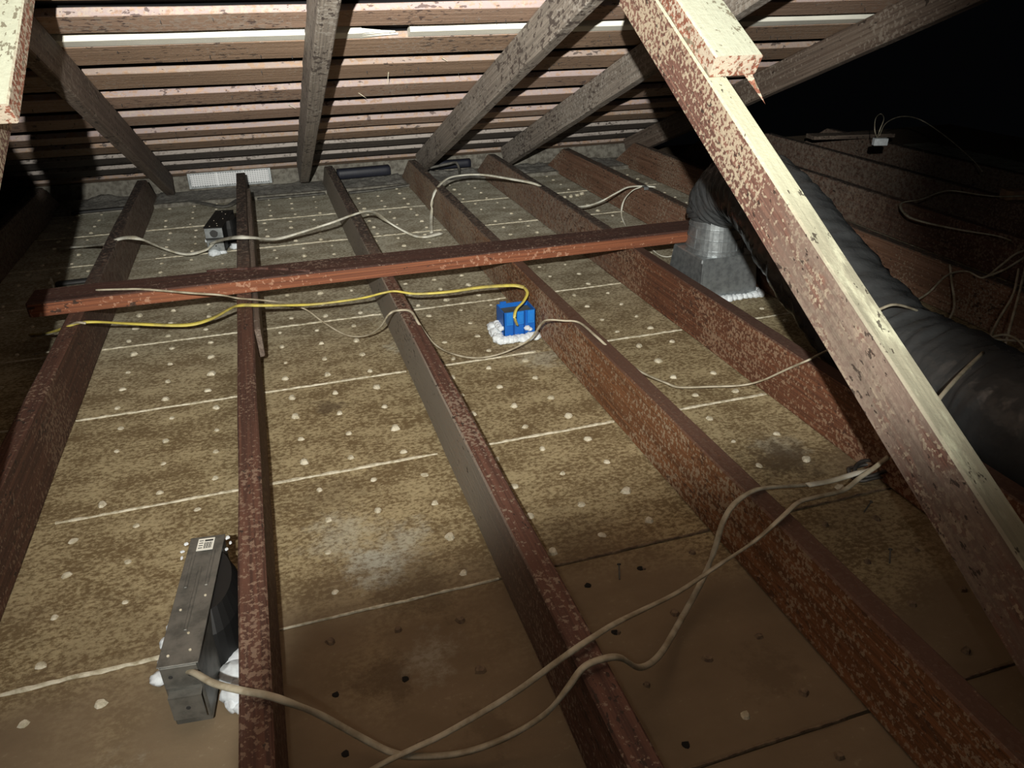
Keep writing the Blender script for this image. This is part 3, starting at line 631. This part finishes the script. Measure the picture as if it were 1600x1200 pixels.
# small far one
TL, TR, BL, BR = [Z(u, v, 0.10) for (u, v) in ((338, 329), (364, 329), (321, 355), (344, 357))]
e, M, wd, L_, hz = light_housing('light_housing', TL, TR, BL, BR, 0.10, 0, 'small black light housing with a silver end plate, far left by the white cable', 'recessed light housings', True)
can(e, (-0.163, 3.07), 0.034, 0.10)
lumps('foam_bead', [((-0.225, 2.93, 0.006), 0.022), ((-0.20, 2.94, 0.006), 0.018), ((-0.15, 2.99, 0.008), 0.02), ((-0.14, 3.02, 0.008), 0.016), ((-0.243, 2.95, 0.05), 0.009)], W['foam'], e, 8)

# ------------------------------------------------------------------ blue electrical box
e = empty('outlet_box', (0.607, 1.88, 0), 'blue plastic electrical box foamed into the ceiling against a joist', 'electrical box')
bx0, bx1, by0, by1, bz = 0.562, 0.655, 1.835, 1.905, 0.082
bm = bmesh.new(); tk = 0.003
for lo, hi in (((bx0, by0, .002), (bx1, by0 + tk, bz)), ((bx0, by1 - tk, .002), (bx1, by1, bz)), ((bx0, by0, .002), (bx0 + tk, by1, bz)), ((bx1 - tk, by0, .002), (bx1, by1, bz))): bbox(bm, lo, hi, 0.0006)
shell = bmobj('box_shell', bm, W['blue'], e)
bm = bmesh.new(); bbox(bm, (bx0 + tk, by0 + tk, .064), (bx1 - tk, by1 - tk, .070)); bmobj('box_inside', bm, W['blue_in'], e)  # dark slab under the rim puts the cavity's shade into colour
for i in range(3):
    x = bx0 + 0.006 + i * 0.031
    bm = bmesh.new(); bbox(bm, (x, by0 - .006, .045), (x + .020, by0, bz + .001), 0.001); bbox(bm, (x + .003, by0 - .0085, .052), (x + .017, by0 - .005, bz - .006), 0.0008)
    bmobj('cable_clamp', bm, W['blue_lit'], shell)
for x in (bx0 + .0285, bx0 + .0595):
    bm = bmesh.new(); bbox(bm, (x - .002, by0 - .004, .004), (x + .002, by0, bz), 0.0008); bmobj('rib', bm, W['blue_shaded'], shell)
bm = bmesh.new(); bbox(bm, (bx0 + .012, by1, bz - .012), (bx0 + .03, by1 + .008, bz + .004), .001); bmobj('nail_ear', bm, W['blue'], shell)
fb = []
for i in range(9): fb.append(((bx0 - .012 + i * .0125, by0 - .012 + random.uniform(-.004, .004), .006), random.uniform(.012, .017)))
for i in range(6): fb.append(((bx0 - .016 + random.uniform(-.004, .004), by0 + .000 + i * .013, .010 + .004 * (i % 3)), random.uniform(.013, .019)))
for i in range(4): fb.append(((bx0 - .006, by0 + .008 + i * .014, .035), .010))
fb += [((bx0 + .066, by0 - .006, .032), .009), ((bx0 + .074, by0 - .006, .027), .007), ((bx1 - .004, by0 - .014, .010), .012)]
lumps('foam_bead', fb, W['foam'], e, 1)

# ------------------------------------------------------------------ galvanised boot, collar, duct
e = empty('register_boot', (1.30, 1.99, 0), 'galvanised square register boot with round collar, right of centre', 'duct boot')
bm = bmesh.new(); BX0, BX1, BY0, BY1, BH = 1.205, 1.42, 1.90, 2.10, 0.135
lo = [(BX0, BY0, .001), (BX1, BY0, .001), (BX1, BY1, .001), (BX0, BY1, .001)]; hi = [(BX0 + .012, BY0 + .012, BH), (BX1 - .012, BY0 + .012, BH), (BX1 - .012, BY1 - .012, BH), (BX0 + .012, BY1 - .012, BH)]
a = [bm.verts.new(v) for v in lo]; b_ = [bm.verts.new(v) for v in hi]
for i in range(4): bm.faces.new((a[i], a[(i+1) % 4], b_[(i+1) % 4], b_[i]))
bm.faces.new(b_); bm.faces.new(a[::-1]); bmesh.ops.bevel(bm, geom=list(bm.edges), offset=.003, segments=1, affect='EDGES')
bbox(bm, (BX0 + .006, BY0 - .003, 0), (BX0 + .012, BY0 + .016, BH - .01), .001, )
bmobj('boot_box', bm, W['zinc'], e)
CCX, CCY, CR = 1.312, 2.0, 0.088
bm = bmesh.new()
bcyl(bm, (CCX, CCY, BH), (CCX - .002, CCY, BH + .125), CR, CR * .93, 40)
for z in (.0, .012, .045, .078): 
    bcyl(bm, (CCX, CCY, BH + z), (CCX, CCY, BH + z + .003), CR + .003 - z * .05, CR + .003 - z * .05, 40)
collar = bmobj('collar', bm, W['zinc'], e, smooth=False)
for i in range(9):
    t = -2.9 + i * 0.32; bm = bmesh.new(); c_, s_ = math.cos(t), math.sin(t)
    bcyl(bm, (CCX + CR * c_, CCY + CR * s_, BH + .014), (CCX + CR * .97 * c_, CCY + CR * .97 * s_, BH + (.045 if i % 2 else .077)), .0013, .0013, 6); bmobj('crimp', bm, W['zinc'], collar)
fb = [((BX0 + .03 + i * .019, BY0 - .010, .007), random.uniform(.011, .016)) for i in range(11)] + [((BX1 + .010, BY0 + i * .02, .008), .014) for i in range(5)]
lumps('foam_bead', fb, W['foam'], e, 5)
def tube(name, pts, rad, mat, label, cat, n=48, sp=26):
    P = spline(pts, sp); V = []; Fc = []; prev = None; R_ = []
    for i, p in enumerate(P):
        t = (P[min(i+1, len(P)-1)] - P[max(i-1, 0)]).normalized()
        if prev is None: s = t.cross(Vector((0, 1, 0.2))).normalized()
        else: s = (prev - t * prev.dot(t)).normalized()
        prev = s; u = s.cross(t); g_ = i / (len(P) - 1); r0 = rad[0] + (rad[1] - rad[0]) * min(1, g_ * 2.2)
        for k in range(n):
            b = 2 * math.pi * k / n; c_, d_ = math.cos(b), math.sin(b)
            w1 = mn.noise(Vector((c_ * 1.1, d_ * 1.1, i * 0.30))); w2 = mn.noise(Vector((c_ * 2.2, d_ * 2.2, i * 0.11 + 20))); w3 = abs(mn.noise(Vector((c_ * 1.6 + i * .04, d_ * 1.6, i * 0.55 + 50))))
            amp = 1.0 - 0.65 * max(0, min(1, (g_ - 0.62) * 4))
            r = r0 * (1 + amp * (0.05 * w1 + 0.05 * w2 - 0.11 * w3))
            V.append(p + s * (c_ * r) + u * (d_ * r))
    for i in range(len(P) - 1):
        for k in range(n): l = (k + 1) % n; Fc.append((i*n+k, (i+1)*n+k, (i+1)*n+l, i*n+l))
    Fc.append(tuple(range(n))); Fc.append(tuple((len(P)-1)*n + k for k in range(n))[::-1])
    return tag(link(name, mesh(name, V, Fc, mat, True)), label, cat)
tube('flexible_duct', [(CCX, CCY, .235), (CCX, CCY, .28), AX(1160, 292, 1.31), AX(1203, 315, 1.30), AX(1276, 416, 1.28), AX(1384, 542, 1.265), AX(1500, 612, 1.26), AX(1600, 668, 1.262), (1.262, .55, .13), (1.262, .1, .13)], (.092, .120), W['duct'], 'wrinkled black flexible duct bending off the galvanised boot behind the large strut', 'duct')

# ------------------------------------------------------------------ cables
def cable(name, pts, mk, label, w_=0.010, h_=0.0055, parent=None, group=None, twist=0.35, cat='cable'):
    o = sweep(name, [Z(*p) for p in pts], w_, h_, W[mk], parent, twist=twist)
    if parent is None: tag(o, label, cat, group)
    return o
T = 0.145
cable('electrical_cable', [(92, 388, .01), (140, 384, .05), (165, 380, .12), (192, 372, T), (218, 373, T), (250, 386, .08), (290, 397, .03), (322, 390, .03), (334, 380, .055)], 'cable_white', 'thick white cable running from the far left joist to the small black housing', 0.018, 0.008)
cable('electrical_cable', [(330, 380, .058), (345, 375, .09), (368, 371, T), (390, 371, T), (430, 373, .10), (470, 363, .11), (515, 349, T), (545, 338, T + .003), (570, 331, T), (588, 334, .11), (605, 346, .06), (640, 365, .012), (662, 370, .01), (690, 364, .01)], 'cable_white', 'thick white cable from the small black housing over the grey-sided joist', 0.019, 0.008)
cable('electrical_cable', [(674, 364, .012), (674, 335, .04), (678, 303, .12), (696, 281, .152), (720, 274, .155), (755, 273, .155), (800, 280, .155), (835, 287, .15), (858, 298, .11), (875, 312, .06), (893, 321, .07), (915, 322, .09), (940, 314, .10), (962, 302, .13), (980, 293, .146), (1000, 291, .146), (1024, 292, .146)], 'cable_white', 'white cable looping over the fourth joist to a staple on the dusty joist', 0.014, 0.007)
cable('electrical_cable', [(1002, 292, .146), (988, 298, .13), (975, 313, .09), (971, 335, .04), (978, 354, .01), (988, 372, .01)], 'cable_white', 'thin white cable drooping from the staple on the dusty joist', 0.007, 0.004)
cable('electrical_cable', [(1015, 386, .02), (1030, 398, .01), (1045, 401, .01), (1062, 394, .02), (1074, 386, .04)], 'cable_white', 'short white cable end showing under the plank tip by the boot', 0.007, 0.004)
st_ = bmesh.new(); p = Z(1008, 296, .14); bbox(st_, (p.x - .010, p.y - .012, .1402), (p.x + .010, p.y - .009, .152), .001); bbox(st_, (p.x - .010, p.y - .012, .150), (p.x + .010, p.y + .012, .153), .001); tag(bmobj('cable_staple', st_, W['zinc']), 'metal staple over the white cable on the dusty joist', 'staple')
cable('electrical_cable', [(150, 453, .182), (190, 452, .182), (225, 452, .182), (300, 458, .182), (345, 461, .175), (372, 466, T), (420, 470, T), (460, 477, .09), (482, 486, .07), (505, 503, .05), (540, 523, .03), (570, 525, .04), (593, 512, .09), (608, 491, T), (622, 485, T), (642, 487, T + .002), (656, 508, .138), (682, 540, .07), (715, 555, .02), (750, 559, .02), (790, 550, .03), (828, 530, .07), (845, 507, .12), (856, 500, T), (880, 501, T), (905, 504, T), (932, 526, T + .002), (960, 551, .125), (1000, 580, .07), (1040, 598, .02), (1062, 605, .02), (1110, 604, .02), (1158, 602, .03), (1192, 594, .05), (1230, 577, .10), (1262, 563, T), (1290, 549, T), (1320, 538, T)], 'cable_old', 'thin cream cable draped from the plank over the middle joists to the large strut', 0.0062, 0.0045)
cable('electrical_cable', [(48, 523, .03), (75, 521, .08), (100, 513, .13), (122, 505, T), (150, 503, T), (210, 506, .10), (290, 508, .07), (330, 498, .08), (360, 482, .12), (376, 477, T), (415, 477, T), (480, 476, .12), (530, 471, .12), (570, 465, .13), (598, 458, T), (618, 455, T), (650, 459, .14), (700, 456, .14), (750, 449, .14), (800, 446, .135), (819, 449, .13)], 'cable_yellow', 'yellow cable running in front of the plank to the blue box', 0.0125, 0.006)
cable('electrical_cable', [(819, 449, .13), (824, 458, .125), (818, 471, .115), (807, 483, .105), (804, 496, .09), (808, 508, .06)], 'cable_yellow', 'short yellow cable end curling down into the blue box', 0.009, 0.005)
cable('electrical_cable', [(50, 526, .03), (80, 521, .09), (105, 510, .135), (120, 504, T + .004), (134, 505, T + .004)], 'cable_old', 'cream cable end twisted beside the yellow one at the left joist', 0.007, 0.005)
cable('electrical_cable', [(272, 1048, .085), (290, 1048, .10), (305, 1052, .115), (335, 1068, .135), (378, 1079, .150), (415, 1086, .150), (450, 1097, .145), (500, 1117, .09), (560, 1150, .045), (610, 1175, .03), (650, 1182, .03), (720, 1177, .03), (790, 1153, .05), (850, 1117, .09), (885, 1078, .13), (912, 1043, .150), (945, 1029, .150), (970, 1028, .14), (1000, 1043, .09), (1030, 1024, .05), (1060, 975, .03), (1098, 905, .04), (1116, 860, .09), (1130, 815, .135), (1148, 787, .150), (1175, 768, .150), (1200, 762, .14), (1255, 758, .10), (1300, 751, .09), (1340, 739, .10), (1364, 732, .12)], 'cable_old', 'cable leaving the long metal housing and snaking across the bottom to the big strut', 0.0095, 0.0058)
cable('electrical_cable', [(1262, 758, .104), (1300, 751, .096), (1340, 739, .108), (1362, 732, .126)], 'cable_white', 'bright white flat cable length by the black loop at the strut', 0.0125, 0.0045, twist=0)
cable('electrical_cable', [(575, 1206, .03), (610, 1187, .035), (650, 1168, .04), (700, 1144, .05), (800, 1085, .09), (865, 1038, .13), (893, 1018, .150), (920, 1000, .150), (960, 975, .13), (1000, 955, .10), (1060, 925, .06), (1120, 885, .07), (1180, 845, .12), (1222, 808, .150), (1248, 785, .150), (1275, 777, .14), (1318, 766, .12), (1343, 747, .13), (1366, 731, .145), (1388, 714, .16)], 'cable_old', 'twin-ribbed cream cable rising diagonally from the bottom edge to the strut', 0.0085, 0.0045)
# black coil by the strut
cl = empty('black_cable_loop', Z(1355, 742, 0), 'small loop of flat black cable on the boards beside the large strut', 'cable loop')
c0 = Z(1352, 738, .012)
sweep('loop_turn', [c0 + Vector((0.034 * math.cos(t), 0.026 * math.sin(t), 0.004 * math.sin(3*t))) for t in [i * .5 for i in range(13)]], .008, .006, W['loop'], cl)
sweep('loop_turn', [c0 + Vector((0.012 + 0.040 * math.cos(t + 1), -0.006 + 0.022 * math.sin(t + 1), 0.010 + 0.006 * math.sin(2*t))) for t in [i * .5 for i in range(12)]], .008, .006, W['loop'], cl)
# loose wires on the dark right side
R_ = 'loose wires on the dark right side'
def rc(pts, label, w_=.006, mk='cable_old'): return cable('loose_wire', pts, mk, label, w_, .0045, group=R_, cat='wire')
rc([(1600, 306, .16), (1562, 307, .16), (1530, 304, .16), (1480, 298, .16), (1440, 311, .15), (1408, 318, .15), (1415, 335, .15), (1440, 346, .15), (1500, 359, .15), (1555, 368, .15), (1580, 376, .15)], 'dim wire bending back on itself on the dark right side, highest of the thick ones', .009)
rc([(1420, 475, .15), (1450, 458, .15), (1480, 430, .16), (1510, 424, .16), (1536, 434, .16), (1562, 416, .18), (1585, 398, .2), (1604, 390, .2)], 'wire arching from the duct top up to the right edge')
rc([(1536, 434, .16), (1570, 421, .18), (1604, 400, .2)], 'wire branching right from the arched one')
rc([(1484, 414, .15), (1487, 440, .12), (1491, 478, .08), (1480, 505, .07)], 'wire hanging in a vertical bow beside the duct')
rc([(1372, 484, .29), (1400, 476, .29), (1440, 488, .25), (1480, 507, .18), (1510, 525, .14), (1550, 530, .14), (1604, 533, .14)], 'wire lying along the crest of the duct')
rc([(1518, 541, .14), (1560, 524, .15), (1585, 528, .15), (1604, 546, .15)], 'short wire crossing over the crest wire near the right edge')
rc([(1592, 420, .2), (1583, 460, .18), (1560, 500, .15), (1534, 552, .13)], 'left one of two wires dropping steeply near the right edge')
rc([(1604, 410, .2), (1592, 460, .18), (1577, 515, .14), (1564, 562, .08)], 'right one of two wires dropping steeply near the right edge')
rc([(1536, 551, .27), (1500, 586, .285), (1466, 625, .285), (1452, 650, .27)], 'pale wire draped straight over the near part of the duct', .007)
rc([(1535, 737, .06), (1562, 739, .05), (1604, 745, .05)], 'bright wire running to the right edge below the duct', .008, 'cable_white')
rc([(1590, 571, .12), (1604, 570, .12)], 'short wire stub at the right edge above the duct', .008)
rc([(1372, 218, .30), (1367, 205, .34), (1368, 186, .38), (1376, 178, .38), (1381, 186, .38), (1374, 205, .34), (1371, 218, .3)], 'thin wire loop standing up from the white connector', .003)
rc([(1374, 212, .3), (1385, 192, .34), (1410, 182, .34), (1440, 188, .3), (1480, 215, .25), (1520, 250, .2), (1535, 268, .18)], 'thin wire arcing right from the white connector', .003)
p = Z(1374, 227, .285); bm = bmesh.new(); bbox(bm, (-.028, -.012, 0), (.028, .012, .028), .002, Matrix.Translation(p) @ Matrix.Rotation(-.3, 4, 'Z')); tag(bmobj('wire_connector', bm, W['foam']), 'small white connector in the darkness at upper right', 'connector')
p = Z(1325, 214, .1415); tag(beam('timber_offcut', p + Vector((-.22, .03, 0)), p + Vector((.22, -.06, 0)), .09, .02, W['rafter_dark'], seed=3), 'dim board scrap left of the white connector', 'timber')
tag(beam('timber_offcut', (2.635, 2.14, .1412), (2.715, 2.12, .1412), .05, .035, W['bare'], seed=5, seg=4), 'small tan timber offcut by the upper wires at right', 'timber')
# ceiling-side wire scraps by the left joist
cable('loose_wire', [(55, 553, .01), (75, 550, .02), (100, 545, .01)], 'cable_old', 'short cream wire pair on the boards left of the leftmost joist', .008, .004, group=None, cat='wire')
cable('loose_wire', [(79, 434, .05), (83, 448, .02), (84, 458, .01)], 'cable_white', 'short white wire end beside the left tip of the plank', .008, .004, cat='wire')
lumps('plaster_spill', [(Z(u, v, .004), r) for (u, v, r) in ((873, 309, .008), (882, 308, .009), (892, 307, .010), (902, 305, .011), (909, 303, .012))], W['plaster'], ceiling, 2)
